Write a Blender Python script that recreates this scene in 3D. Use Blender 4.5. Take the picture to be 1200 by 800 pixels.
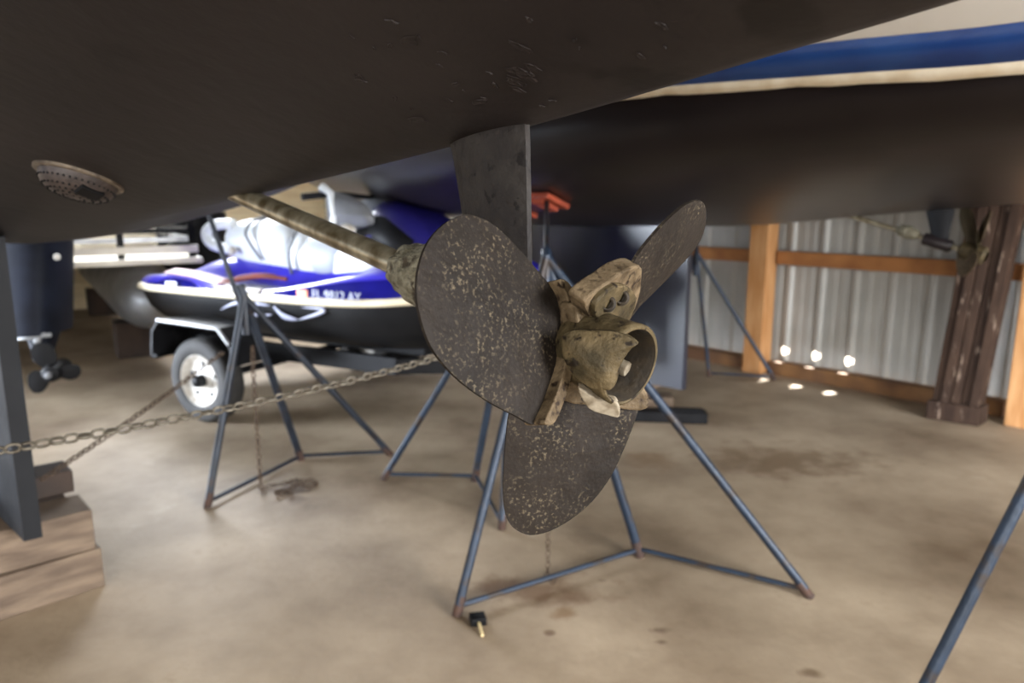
import bpy, bmesh, math, random
from mathutils import Vector, Matrix, noise
for o in list(bpy.data.objects): bpy.data.objects.remove(o)
random.seed(7)
S = bpy.context.scene
COL = S.collection
V = Vector
# ---------------------------------------------------------------- camera
H = 1.2; FPX = 867.0
PITCH = math.atan(165/FPX); CP, SP = math.cos(PITCH), math.sin(PITCH)
cd = bpy.data.cameras.new('camera'); cam = bpy.data.objects.new('camera', cd); COL.objects.link(cam)
cam.location = (0, 0, H); cam.rotation_euler = (math.pi/2-PITCH, 0, 0)
cd.sensor_width = 36; cd.lens = FPX*36/1200; cd.clip_start = .02; cd.clip_end = 200
cd.dof.use_dof = True; cd.dof.focus_distance = .66; cd.dof.aperture_fstop = 6.0
S.camera = cam
# ---------------------------------------------------------------- world, sun, exposure
S.view_settings.view_transform = 'Standard'; S.view_settings.look = 'None'
S.view_settings.gamma = 1; S.view_settings.exposure = 0.1
w = bpy.data.worlds.new('overcast_sky'); S.world = w; w.use_nodes = True
bg = w.node_tree.nodes['Background']
bg.inputs[0].default_value = (.80, .89, 1, 1); bg.inputs[1].default_value = 1.4
sun = bpy.data.lights.new('sun', 'SUN'); sun.energy = 60; sun.angle = .10; sun.color = (1, .95, .85)
so = bpy.data.objects.new('sun', sun); COL.objects.link(so)

# ---------------------------------------------------------------- frames
def W(px, py, d):
    a = (px-600)/FPX*d; v = (py-400)/FPX*d
    return V((a, d*CP-v*SP, H-v*CP-d*SP))
CAM = V((0, 0, H))
def ray(px, py): return W(px, py, 1)-CAM
def fl(px, py, z=0):
    r = ray(px, py); return CAM+r*((z-H)/r.z)
def on_plane(px, py, pt, n):
    r = ray(px, py); return CAM+r*((pt-CAM).dot(n)/r.dot(n))
A = W(738, 428, .62); E = W(295, 234, 1.16)
SH = (E-A).normalized(); AFT = -SH
F = V((SH.x, SH.y, 0)).normalized(); N = V((-F.y, F.x, 0)); Z = V((0, 0, 1))
A0 = V((A.x, A.y, 0))
def BT(t, l, z=0): return A0+F*t+N*l+Z*z        # boat and shed axes share one heading
so.rotation_euler = ((-(-N*.9+F*.1+Z*.47))).to_track_quat('-Z', 'Y').to_euler()

# area lights: daylight through the open left bay; the rest are added, unseen fills
def area(name, loc, aim, sx, sy, power, col):
    l = bpy.data.lights.new(name, 'AREA'); l.shape = 'RECTANGLE'; l.size = sx; l.size_y = sy
    l.energy = power; l.color = col
    o = bpy.data.objects.new(name, l); COL.objects.link(o); o.location = loc
    o.rotation_euler = (V(aim)-V(loc)).to_track_quat('-Z', 'Y').to_euler(); return o
area('bay_daylight', (-5.2, 3.6, .9), (-.8, 4.5, .8), 2.2, 1.6, 125, (.80, .88, 1)).data.spread = math.radians(58)
area('topside_fill', BT(-3.4, -.7, 1.9), BT(.2, -1.7, 1.6), 1.2, 1.2, 170, (1, .97, .93))  # unseen lamp added to brighten the second boat's topside
area('rear_fill', (-1.4, -4.6, 1.7), (1.6, 4, .7), 5, 3.0, 300, (1, .95, .88))  # unseen fill added behind the camera for the floor and propeller
area('wall_fill', BT(-5.0, -1.9, 1.5), BT(1.2, -4.3, .7), 2.4, 2.4, 600, (.93, .96, 1))  # unseen lamp added at the right to brighten the metal wall
area('ski_fill', BT(6.9, -1.9, 3.35), BT(4.0, -1.2, .6), 2.6, 1.6, 700, (.88, .93, 1))  # lamp added under the closed ceiling to light the jet ski
for (tt, ll, pw) in ((-1.6, -1.6, 40), (1.0, 3.0, 50)):
    area('roof_fill', BT(tt, ll, 3.4), BT(tt, ll, 0), 1.2, .25, pw, (1, .93, .82))  # added warm lamps below the ceiling, no fixtures modelled

# ---------------------------------------------------------------- materials
def lin(c):
    return tuple(((x/255)/12.92 if x/255 <= .04045 else ((x/255+.055)/1.055)**2.4) for x in c)
MATS = {}
def mat(name, c1, c2=None, scale=8, rough=.6, metal=0, bump=.0, bscale=40, lo=.35, hi=.65, coat=0, stretch=None, detail=6, c3=None, s3=60, t3=(.6, .7), spec=.5, bdist=.01, msk=0):
    m = bpy.data.materials.new(name); m.use_nodes = True; nt = m.node_tree; n = nt.nodes; L = nt.links
    b = n['Principled BSDF']; b.inputs['Roughness'].default_value = rough; b.inputs['Metallic'].default_value = metal
    b.inputs['Coat Weight'].default_value = coat; b.inputs['Specular IOR Level'].default_value = spec
    tc = n.new('ShaderNodeTexCoord'); src = tc.outputs['Object']
    if stretch:
        mp = n.new('ShaderNodeMapping'); mp.inputs['Scale'].default_value = stretch; L.new(src, mp.inputs[0]); src = mp.outputs[0]
    def ns(sc, dt):
        x = n.new('ShaderNodeTexNoise'); x.inputs['Scale'].default_value = sc; x.inputs['Detail'].default_value = dt; L.new(src, x.inputs['Vector']); return x
    def ramp(f, a, bb, ca, cb):
        r = n.new('ShaderNodeValToRGB'); r.color_ramp.elements[0].position = a; r.color_ramp.elements[1].position = bb
        r.color_ramp.elements[0].color = (*ca, 1); r.color_ramp.elements[1].color = (*cb, 1); L.new(f, r.inputs[0]); return r
    c2 = c2 or c1
    out = ramp(ns(scale, detail).outputs['Fac'], lo, hi, lin(c1), lin(c2)).outputs[0]
    if c3:
        k = ramp(ns(s3, 5).outputs['Fac'], t3[0], t3[1], (0, 0, 0), (1, 1, 1))
        if msk:
            k2_ = ramp(ns(msk, 3).outputs['Fac'], .42, .62, (.08, .08, .08), (1, 1, 1)); mu = n.new('ShaderNodeMath'); mu.operation = 'MULTIPLY'
            L.new(k.outputs[0], mu.inputs[0]); L.new(k2_.outputs[0], mu.inputs[1]); k = mu
        mx = n.new('ShaderNodeMix'); mx.data_type = 'RGBA'; L.new(k.outputs[0], mx.inputs[0]); L.new(out, mx.inputs[6]); mx.inputs[7].default_value = (*lin(c3), 1); out = mx.outputs[2]
    L.new(out, b.inputs['Base Color'])
    if bump:
        bp = n.new('ShaderNodeBump'); bp.inputs['Strength'].default_value = bump; bp.inputs['Distance'].default_value = bdist
        L.new(ns(bscale, 6).outputs['Fac'], bp.inputs['Height']); L.new(bp.outputs[0], b.inputs['Normal'])
    MATS[name] = m; return m

M = {}
M['hull'] = mat('dark_bottom_paint', (27, 23, 23), (36, 31, 31), 2.5, .55, bump=.4, bscale=26, c3=(22, 18, 18), s3=9, t3=(.62, .66), bdist=.004, spec=.22)
M['hull2'] = mat('black_bottom_paint', (27, 22, 23), (36, 31, 32), 2.5, .34, bump=.1, bscale=6, c3=(84, 74, 68), s3=2.2, t3=(.68, .80), spec=.26)
M['strut'] = mat('pitted_strut_paint', (30, 26, 25), (42, 38, 35), 30, .6, bump=.8, bscale=55, bdist=.005, c3=(18, 14, 13), s3=75, t3=(.64, .67), spec=.2)
M['white_gel'] = mat('white_gelcoat', (242, 242, 240), (234, 233, 230), 3, .35)
M['cream_gel'] = mat('cream_boot_stripe', (234, 224, 204), (214, 198, 170), 14, .5)
M['blue_gel'] = mat('blue_stripe_gelcoat', (26, 56, 118), (40, 76, 140), 5, .3)
M['keel_side'] = mat('blue_grey_keel_paint', (44, 47, 53), (66, 70, 77), 7, .6, bump=.2, bscale=14, spec=.2)
M['keel_dark'] = mat('dark_keel_tone', (18, 19, 22), (26, 27, 30), 7, .6, spec=.2)  # darker copy for the trailing edge's shade; also colours the second strut
M['keel2'] = mat('glossy_dark_blue_keel_paint', (26, 28, 38), (34, 37, 50), 5, .33, bump=.12, bscale=5, spec=.9)
M['blade'] = mat('tarnished_blade_bronze', (25, 21, 18), (34, 29, 25), 18, .6, metal=.0, bump=.6, bscale=200, bdist=.0015, c3=(84, 75, 60), s3=330, t3=(.54, .70), msk=22, spec=.1)
M['bronze'] = mat('olive_tan_bronze', (50, 43, 28), (84, 72, 50), 45, .62, metal=.15, bump=.9, bscale=130, bdist=.003, c3=(28, 21, 13), s3=95, t3=(.58, .66), spec=.2)
M['bronze_pale'] = mat('pale_crusted_bronze', (104, 89, 68), (66, 54, 38), 60, .65, metal=.1, bump=.9, bscale=140, bdist=.003, c3=(34, 24, 16), s3=120, t3=(.56, .66), spec=.2)
M['bore'] = mat('dark_bore_bronze', (24, 18, 10), (46, 36, 21), 60, .75, metal=.1, bump=.6, bscale=120, bdist=.003)
M['chalk'] = mat('chalk_white_metal', (140, 131, 114), (92, 80, 62), 110, .7, bump=.5, bscale=90, bdist=.002)
M['zinc'] = mat('crusted_zinc', (78, 72, 54), (122, 117, 100), 60, .85, bump=1, bscale=90, bdist=.012, c3=(46, 37, 22), s3=40, t3=(.58, .66))
M['shaft'] = mat('stained_steel_shaft', (172, 163, 140), (98, 85, 60), 30, .32, metal=.7, bump=.3, bscale=90, bdist=.002)
M['steel_blue'] = mat('worn_blue_stand_paint', (24, 36, 51), (34, 48, 66), 12, .45, metal=.2, bump=.2, bscale=60, c3=(44, 36, 32), s3=14, t3=(.54, .64))
M['steel_dark'] = mat('dark_stand_steel', (26, 31, 40), (36, 43, 54), 12, .45, metal=.25, c3=(42, 32, 28), s3=14, t3=(.56, .66))
M['rust'] = mat('rusted_steel', (70, 46, 34), (50, 38, 34), 30, .8)
M['orange'] = mat('orange_pad_paint', (150, 62, 34), (128, 50, 26), 12, .6)
M['chain'] = mat('galvanised_chain', (118, 112, 100), (76, 68, 56), 60, .5, metal=.5)
M['chain_rust'] = mat('rusty_chain', (92, 76, 60), (66, 50, 38), 60, .7, metal=.3)
M['timber'] = mat('grey_brown_timber', (116, 99, 82), (86, 71, 58), 6, .8, stretch=(1, 1, 5), bump=.4, bscale=20)
M['timber_dark'] = mat('dark_timber', (66, 51, 41), (48, 38, 32), 6, .8, bump=.3)
M['stud'] = mat('orange_pine_stud', (172, 122, 76), (194, 148, 102), 4, .8, stretch=(6, 6, 1), bump=.1, spec=.2)
M['girt'] = mat('orange_pine_girt', (176, 120, 70), (140, 90, 50), 5, .7, bump=.1)
M['plate'] = mat('brown_bottom_plate', (130, 92, 54), (92, 62, 38), 6, .8)
M['pile'] = mat('weathered_brown_piling', (62, 46, 36), (44, 31, 24), 5, .8, stretch=(5, 5, 1), bump=.3, c3=(130, 112, 98), s3=8, t3=(.62, .7), spec=.2)
M['sheet'] = mat('galvanised_wall_sheet', (188, 188, 184), (166, 165, 160), 2, .5, metal=.1, bump=.05)
M['board'] = mat('beige_wall_board', (242, 228, 194), (224, 204, 164), 3, .7, stretch=(1, 1, 8))
M['ceil'] = mat('dull_roof_sheet', (120, 118, 114), None, 3, .8)
M['black'] = mat('black_plastic', (15, 15, 17), (22, 22, 24), 10, .55, spec=.15)
M['navy'] = mat('dark_navy_cowling', (17, 20, 29), (26, 30, 42), 6, .55, spec=.12)
M['tyre'] = mat('black_tyre_rubber', (34, 33, 32), (46, 44, 42), 12, .8)
M['alu'] = mat('dull_aluminium', (170, 172, 174), (128, 128, 128), 4, .38, metal=.45)
M['alu_white'] = mat('pale_deck_trim', (222, 214, 196), (200, 190, 170), 4, .4)
M['white'] = mat('white_painted_rim', (220, 218, 212), (170, 160, 146), 20, .5)
M['grey'] = mat('grey_plastic', (120, 122, 126), (100, 102, 106), 6, .5)
M['ski_blue'] = mat('glossy_violet_blue_gelcoat', (48, 40, 165), (60, 52, 190), 3, .3, coat=.3)
M['ski_navy'] = mat('deep_navy_gelcoat', (16, 14, 90), (22, 20, 108), 3, .2, coat=.5)
M['ski_hood'] = mat('violet_navy_gelcoat', (34, 30, 104), (42, 38, 122), 3, .35, coat=.2)
M['ski_seat'] = mat('white_silver_vinyl', (226, 230, 232), (206, 212, 216), 4, .4)
M['ski_seat2'] = mat('light_grey_vinyl', (176, 182, 188), (190, 194, 198), 4, .45)
M['cream'] = mat('cream_rub_rail', (232, 220, 190), (214, 200, 170), 5, .4)
M['skihull'] = mat('black_ski_hull', (17, 17, 18), (26, 26, 27), 5, .45, spec=.2)
M['pink'] = mat('pale_pink_strap', (226, 196, 196), (206, 176, 176), 8, .6)
M['redbrown'] = mat('red_brown_strap', (120, 46, 30), (90, 36, 26), 8, .7)
M['sticker'] = mat('orange_sticker', (236, 130, 90), None, 8, .5)
M['lens'] = mat('red_tail_lens', (120, 24, 20), None, 8, .3)
M['text'] = mat('silver_lettering', (150, 152, 172), None, 8, .4)
M['strainer'] = mat('mauve_grey_strainer', (72, 63, 60), (50, 43, 42), 60, .5, metal=.2, bump=.4, bscale=140, bdist=.002)
M['strainer_rim'] = mat('pale_strainer_rim', (130, 118, 102), (80, 70, 62), 60, .45, metal=.3)
M['sand'] = mat('pale_foam_stick', (206, 186, 140), None, 8, .6)

def floor_mat():
    m = bpy.data.materials.new('stained_tan_concrete'); m.use_nodes = True; nt = m.node_tree; n = nt.nodes; L = nt.links
    b = n['Principled BSDF']; b.inputs['Roughness'].default_value = .62; b.inputs['Specular IOR Level'].default_value = .35
    tc = n.new('ShaderNodeTexCoord'); src = tc.outputs['Object']
    def ns(sc, dt, rgh=.55):
        x = n.new('ShaderNodeTexNoise'); x.inputs['Scale'].default_value = sc; x.inputs['Detail'].default_value = dt; x.inputs['Roughness'].default_value = rgh; L.new(src, x.inputs['Vector']); return x
    r = n.new('ShaderNodeValToRGB'); L.new(ns(1.5, 8, .6).outputs['Fac'], r.inputs[0])
    r.color_ramp.elements[0].position = .3; r.color_ramp.elements[1].position = .7
    r.color_ramp.elements[0].color = (*lin((106, 89, 70)), 1); r.color_ramp.elements[1].color = (*lin((176, 159, 136)), 1)
    out = r.outputs[0]
    def mix(fac, col, o):
        mx = n.new('ShaderNodeMix'); mx.data_type = 'RGBA'; L.new(fac, mx.inputs[0]); L.new(o, mx.inputs[6]); mx.inputs[7].default_value = (*lin(col), 1); return mx.outputs[2]
    def thr(o, a, bb, top=1):
        q = n.new('ShaderNodeMapRange'); q.inputs[1].default_value = a; q.inputs[2].default_value = bb; q.inputs[4].default_value = top; L.new(o, q.inputs[0]); return q.outputs[0]
    out = mix(thr(ns(6, 6, .7).outputs['Fac'], .6, .75, .5), (108, 88, 66), out)
    out = mix(thr(ns(3.1, 7, .65).outputs['Fac'], .62, .78, .45), (196, 182, 160), out)
    # separate stains where the photograph has them
    dn = ns(9, 5); 
    for (px, py, rr, sx, col) in ((640, 692, .10, 2.0, (92, 66, 44)), (925, 540, .22, 1.8, (104, 84, 62)), (345, 572, .07, 1.6, (70, 54, 44)),
                                  (645, 742, .016, 1, (88, 64, 46)), (660, 718, .03, 1.4, (116, 90, 62)), (768, 738, .02, 2, (84, 64, 50)), (705, 680, .014, 1.4, (80, 60, 44)),
                                  (775, 752, .012, 2, (84, 64, 50)), (950, 788, .02, 1.4, (96, 76, 56)), (348, 585, .06, 1.5, (96, 76, 60)), (760, 540, .12, 1, (118, 96, 72)), (880, 445, .10, 2, (110, 90, 70))):
        c = fl(px, py)
        sub = n.new('ShaderNodeVectorMath'); sub.operation = 'SUBTRACT'; L.new(src, sub.inputs[0]); sub.inputs[1].default_value = c
        sc = n.new('ShaderNodeVectorMath'); sc.operation = 'MULTIPLY'; L.new(sub.outputs[0], sc.inputs[0]); sc.inputs[1].default_value = (1/sx, 1, 1)
        ln = n.new('ShaderNodeVectorMath'); ln.operation = 'LENGTH'; L.new(sc.outputs[0], ln.inputs[0])
        ma = n.new('ShaderNodeMath'); ma.operation = 'MULTIPLY_ADD'; L.new(dn.outputs['Fac'], ma.inputs[0]); ma.inputs[1].default_value = rr*3.4; L.new(ln.outputs[1], ma.inputs[2])
        q = n.new('ShaderNodeMapRange'); q.inputs[1].default_value = rr*2.9; q.inputs[2].default_value = rr*2.0; q.inputs[3].default_value = 0; q.inputs[4].default_value = .75; L.new(ma.outputs[0], q.inputs[0])
        out = mix(q.outputs[0], col, out)
    L.new(out, b.inputs['Base Color'])
    bp = n.new('ShaderNodeBump'); bp.inputs['Strength'].default_value = .25; bp.inputs['Distance'].default_value = .01; L.new(ns(30, 6).outputs['Fac'], bp.inputs['Height']); L.new(bp.outputs[0], b.inputs['Normal'])
    return m
M['floor'] = floor_mat()

# ---------------------------------------------------------------- object helpers
def tag(o, label=None, cat=None, group=None, kind=None):
    if label: o['label'] = label
    if cat: o['category'] = cat
    if group: o['group'] = group
    if kind: o['kind'] = kind
    return o
def empty(name, loc=(0, 0, 0), label=None, cat=None, group=None):
    o = bpy.data.objects.new(name, None); COL.objects.link(o); o.location = loc; o.empty_display_size = .1
    return tag(o, label, cat, group)
def put(name, me, parent=None, label=None):
    o = bpy.data.objects.new(name, me); COL.objects.link(o)
    if parent:
        o.parent = parent
        m = Matrix.Identity(4); q = parent
        while q: m = q.matrix_basis @ m; q = q.parent
        o.matrix_basis = m.inverted()           # mesh points are given in scene coordinates
    if label: o['label'] = label
    return o
class MB:
    def __init__(s): s.v = []; s.f = []; s.mi = []; s.m = 0; s.sm = []
    def add(s, vs, fs, smooth=False):
        k = len(s.v); s.v += [V(p) for p in vs]
        for f in fs: s.f.append([i+k for i in f]); s.mi.append(s.m); s.sm.append(smooth)
        return s
    def box(s, c, x, y, z, hx, hy, hz):
        """oriented box: centre, unit axes, half sizes"""
        c, x, y, z = V(c), V(x), V(y), V(z)
        vs = [c+x*hx*i+y*hy*j+z*hz*k for i in (-1, 1) for j in (-1, 1) for k in (-1, 1)]
        return s.add(vs, [(0, 1, 3, 2), (4, 6, 7, 5), (0, 4, 5, 1), (2, 3, 7, 6), (0, 2, 6, 4), (1, 5, 7, 3)])
    def bar(s, a, b, w, h, up=(0, 0, 1)):
        a, b = V(a), V(b); d = (b-a).normalized(); u = V(up)
        x = d.cross(u); x = x.normalized() if x.length > 1e-4 else V((1, 0, 0)); y = x.cross(d).normalized()
        return s.box((a+b)/2, x, y, d, w/2, h/2, (b-a).length/2)
    def tube(s, path, r, n=12, cap=True):
        path = [V(p) for p in path]; rs = r if isinstance(r, (list, tuple)) else [r]*len(path)
        up = None; rings = []
        for i, p in enumerate(path):
            d = (path[min(i+1, len(path)-1)]-path[max(i-1, 0)]).normalized()
            if up is None:
                up = d.orthogonal().normalized()
            up = (up-d*up.dot(d)).normalized(); sd = d.cross(up)
            rings.append([p+(up*math.cos(2*math.pi*k/n)+sd*math.sin(2*math.pi*k/n))*rs[i] for k in range(n)])
        vs = [q for r_ in rings for q in r_]; fs = []
        for i in range(len(path)-1):
            for k in range(n): fs.append((i*n+k, i*n+(k+1) % n, (i+1)*n+(k+1) % n, (i+1)*n+k))
        if cap: fs.append(tuple(range(n))[::-1]); fs.append(tuple((len(path)-1)*n+k for k in range(n)))
        return s.add(vs, fs, True)
    def lathe(s, o, ax, prof, n=40, ref=None):
        """prof: (distance along ax, radius)"""
        o, ax = V(o), V(ax).normalized(); u = ax.orthogonal().normalized(); w_ = ax.cross(u)
        vs = []; fs = []
        for t, r in prof:
            vs += [o+ax*t+(u*math.cos(2*math.pi*k/n)+w_*math.sin(2*math.pi*k/n))*max(r, 1e-5) for k in range(n)]
        for i in range(len(prof)-1):
            for k in range(n): fs.append((i*n+k, i*n+(k+1) % n, (i+1)*n+(k+1) % n, (i+1)*n+k))
        return s.add(vs, fs, True)
    def prism(s, pts, off):
        n = len(pts); off = V(off)
        vs = [V(p) for p in pts]+[V(p)+off for p in pts]
        return s.add(vs, [tuple(range(n))[::-1], tuple(range(n, 2*n))]+[(i, (i+1) % n, n+(i+1) % n, n+i) for i in range(n)])
    def grid(s, rows, smooth=True, closed=False):
        n = len(rows[0]); vs = [p for r in rows for p in r]; fs = []
        for i in range(len(rows)-1):
            for k in range(n if closed else n-1): fs.append((i*n+k, i*n+(k+1) % n, (i+1)*n+(k+1) % n, (i+1)*n+k))
        return s.add(vs, fs, smooth)
    def build(s, name, mats, parent=None, label=None, bevel=0, sub=0, xf=None, doub=False, sharp=None):
        me = bpy.data.meshes.new(name)
        vs = [xf(p) for p in s.v] if xf else s.v
        me.from_pydata([tuple(p) for p in vs], [], s.f)
        for m in (mats if isinstance(mats, (list, tuple)) else [mats]): me.materials.append(m)
        me.polygons.foreach_set('material_index', s.mi); me.polygons.foreach_set('use_smooth', s.sm)
        b = bmesh.new(); b.from_mesh(me)
        if doub: bmesh.ops.remove_doubles(b, verts=b.verts, dist=doub if doub is not True else 1e-5)
        bmesh.ops.recalc_face_normals(b, faces=b.faces)
        for e in b.edges:
            if len(e.link_faces) == 2 and e.calc_face_angle(0) > (sharp or .9): e.smooth = False
        b.to_mesh(me); b.free(); me.update()
        o = put(name, me, parent, label)
        if bevel:
            q = o.modifiers.new('bevel', 'BEVEL'); q.width = bevel; q.segments = 2; q.limit_method = 'ANGLE'
        if sub:
            q = o.modifiers.new('sub', 'SUBSURF'); q.levels = sub; q.render_levels = sub
        return o
def struct(o): o['kind'] = 'structure'; return o
def interp(tab, t):
    if t <= tab[0][0]: return tab[0][1]
    if t >= tab[-1][0]: return tab[-1][1]
    for i in range(len(tab)-1):
        if tab[i][0] <= t <= tab[i+1][0]:
            x0, y0 = tab[i]; x1, y1 = tab[i+1]
            def sl(j):
                if j <= 0 or j >= len(tab)-1: return None
                return (tab[j+1][1]-tab[j-1][1])/(tab[j+1][0]-tab[j-1][0])
            h = x1-x0; u = (t-x0)/h; lin_ = (y1-y0)/h
            m0 = sl(i); m1 = sl(i+1); m0 = lin_ if m0 is None else m0; m1 = lin_ if m1 is None else m1
            return ((2*u**3-3*u*u+1)*y0+(u**3-2*u*u+u)*h*m0+(-2*u**3+3*u*u)*y1+(u**3-u*u)*h*m1)
def catmull(pts, k=4, closed=True):
    n = len(pts); out = []
    rng = range(n) if closed else range(n-1)
    for i in rng:
        p0, p1, p2, p3 = (pts[(i-1) % n], pts[i], pts[(i+1) % n], pts[(i+2) % n]) if closed else (pts[max(i-1, 0)], pts[i], pts[i+1], pts[min(i+2, n-1)])
        for j in range(k):
            t = j/k
            out.append(tuple(.5*(2*b+(c-a)*t+(2*a-5*b+4*c-d)*t*t+(3*b-a-3*c+d)*t**3) for a, b, c, d in zip(p0, p1, p2, p3)))
    if not closed: out.append(tuple(pts[-1]))
    return out

# ================================================================ SETTING
L_WALL = -4.38
fm = MB(); fm.add([BT(-14, -9), BT(-14, 16), BT(20, 16), BT(20, -9)], [(0, 1, 2, 3)])
struct(fm.build('floor', M['floor']))
cm = MB(); cm.box(BT(1.5, 1.2, 3.6), F, N, Z, 8.6, 6.2, .05)
struct(cm.build('ceiling', M['ceil']))
# corrugated wall on the right: separate sheets with ribs; three rib ends let daylight in at the bottom
wallr = struct(empty('wall_right', BT(0, L_WALL, 0)))
PER = .2275; T0 = -4.0
def rib(t):   # height of profile at position t
    u = ((t-1.735) % PER)/PER; u = u-1 if u > .5 else u
    a = abs(u)*PER
    if a < .011: return .020
    if a < .028: return .020*(1-(a-.011)/.017)
    for c in (.075,):
        if abs(a-c) < .012: return .0035
    return 0
notch = [1.735, 1.735+PER, 1.735+2*PER]
sheet_w = PER*4
k = 0; t = 1.735-PER*24-PER/2
while t < 9:
    sm = MB(); ts = []
    x = t
    for c in range(4):
        base = t+c*PER
        for a in (0, .027, .029, .049, .051, PER/2-.028, PER/2-.011, PER/2+.011, PER/2+.028, PER-.051, PER-.049, PER-.029, PER-.027):
            ts.append(base+a)
    ts.append(t+sheet_w+.01)
    zs = [.02, .125, .138, .174, .187, .9, 3.6]
    off = -.002*(k % 2)
    rows = [[BT(tt, L_WALL+rib(tt)+off, z) for tt in ts] for z in zs]
    vs = [p for r in rows for p in r]; fs = []; n_ = len(ts)
    for i in range(len(zs)-1):
        for j in range(n_-1):
            mid = (ts[j]+ts[j+1])/2
            if i in (1, 2, 3) and any(abs(mid-q) < (.029 if i == 2 else .015) for q in notch): continue
            fs.append((i*n_+j, i*n_+j+1, (i+1)*n_+j+1, (i+1)*n_+j))
    sm.add(vs, fs)
    sm.build('wall_sheet', M['sheet'], wallr)
    t += sheet_w; k += 1
# outside apron lit by the sun beyond the wall is part of the floor; framing inside the wall
tr = empty('trim_1', BT(0, L_WALL, 0)); struct(tr)
tb = MB()
for (a, b, zc, hh) in ((-5, .66, .815, .045), (.80, 2.24, .815, .045), (2.46, 9, .815, .045)):
    MB().box(BT((a+b)/2, L_WALL+.07, zc), F, N, Z, (b-a)/2, .022+.02, hh).build('girt', M['girt'], tr, bevel=.003)
    MB().box(BT((a+b)/2, L_WALL+.07, 2.0), F, N, Z, (b-a)/2, .042, hh).build('girt', M['girt'], tr, bevel=.003)
for (a, b) in ((-5, .60), (.80, 2.24), (2.46, 9)):
    MB().box(BT((a+b)/2, L_WALL+.085, .045), F, N, Z, (b-a)/2, .045, .045).build('bottom_plate', M['plate'], tr, bevel=.004)
for i, (tt, wd, ll) in enumerate(((2.33, .07, -4.24), (.66, .09, -4.16), (5.0, .10, -4.22), (7.4, .10, -4.22), (-1.4, .10, -4.22))):
    MB().box(BT(tt, ll, 1.8), F, N, Z, wd, .07, 1.8).build('wall_post', M['stud'], tr, bevel=.006)
# back wall of beige horizontal boards
wb = struct(empty('wall_back', BT(9, 0, 0)))
MB().box(BT(9.05, -1.4, 1.8), F, N, Z, .01, 3.05, 1.8).build('backing_sheet', M['board'], wb)
for r in range(22):
    l = -4.4+random.uniform(-1.2, 0)
    first = True
    while l < 1.6:
        ln = random.uniform(1.6, 2.6); a = max(l, -4.4); b = min(l+ln-.006, 1.6)
        if b-a > .05:
            MB().box(BT(9+random.uniform(-.006, .006), (a+b)/2, .08+r*.16), F, N, Z, .02, (b-a)/2, .074).build('board', M['board'], wb)
        l += ln

# ================================================================ HULLS
def hull_sec(c, b, zw, m, p, x, r0=.03):
    """height of the underwater skin at x = lateral/b (0..1)"""
    xs = math.sqrt(x*x+r0*r0)-r0
    return c+(zw-c)*(m*xs+(1-m)*(1-(1-min(x, 1)**p)**(1/p)))
H1 = dict(c=[(-1.5, 1.50), (-.6, 1.365), (-.22, 1.311), (-.08, 1.294), (.13, 1.268), (.38, 1.243), (.6, 1.223), (.93, 1.194), (1.48, 1.148), (2.2, 1.08), (3.54, 1.03), (5.2, 1.12), (6.6, 1.5), (7.4, 2.0)],
          b=[(-1.5, .8), (0, .98), (2.5, 1.12), (5, .8), (7.4, .06)],
          zw=[(-1.5, 1.72), (7.4, 2.0)], m=[(-1.5, .8), (.6, .75), (2.0, .2), (4, .3), (7.4, .8)], p=2.4)
def h1(t, l):
    b = interp(H1['b'], t); return hull_sec(interp(H1['c'], t), b, interp(H1['zw'], t), interp(H1['m'], t), H1['p'], min(abs(l)/b, 1))
def loft_bottom(pt, T, zwf, bf, nl, skin):
    rows = []
    for t_ in T:
        row = []
        for i in range(-nl, nl+1):
            a = i/nl*math.pi/2; l = math.sin(a)*bf(t_)
            row.append(pt(t_, l, skin(t_, l)))
        rows.append(row)
    return rows
boat = empty('sailboat', BT(2, 0, 0), 'large dark-bottomed sailboat hull filling the top left, its propeller in the foreground', 'sailboat')
T1 = [-.85+8.25*i/110 for i in range(111)]
hb = MB()
rows = loft_bottom(BT, T1, None, lambda t_: interp(H1['b'], t_), 40, h1)
hb.grid(rows)
hb.add(rows[0], [tuple(range(len(rows[0])))])
hb.build('hull', M['hull'], boat, sharp=1.2)
tp = MB()   # white topsides and deck above the bottom paint
sr = []
for t_ in T1:
    b = interp(H1['b'], t_); zw = interp(H1['zw'], t_)
    sr.append([BT(t_, b, zw), BT(t_, b*1.03+.01, zw+.35), BT(t_, b*1.03+.01, zw+.7), BT(t_, 0, zw+.8), BT(t_, -b*1.03-.01, zw+.7), BT(t_, -b*1.03-.01, zw+.35), BT(t_, -b, zw)])
tp.grid(sr); tp.add(sr[0], [tuple(range(7))]); tp.add(sr[-1], [tuple(range(7))])
tp.build('topside', M['white_gel'], boat)
# fin keel of the near boat (trailing edge towards us)
def keel(name, pt, t0, t1, zb, zt, hw, msd, medge, parent, rake=.0):
    k_ = MB(); n_ = 14; prof = []
    for i in range(n_+1):
        u = i/n_; th = hw*(min(1, .30+2.0*u) if u < .36 else math.sqrt(max(0, 1-((u-.36)/.64)**2))*1.0)
        prof.append((u, max(th, .004)))
    rows = []
    for z_, s_ in ((zb, 0), (zt, rake)):
        rows.append([pt(t0+s_+u*(t1-t0), th, z_) for u, th in prof]+[pt(t0+s_+u*(t1-t0), -th, z_) for u, th in reversed(prof)])
    n2 = len(rows[0])
    k_.grid(rows[:2], smooth=False, closed=True)
    k_.f and None
    k_.mi[n2-1] = 1
    k_.add(rows[0], [tuple(range(n2))])
    return k_.build(name, [msd, medge], parent)
kz = .265
kb = W(50, 629, 2.1); kl = (kb-A0).dot(N)+.022
ktr = (kb-A0).dot(F)
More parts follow.
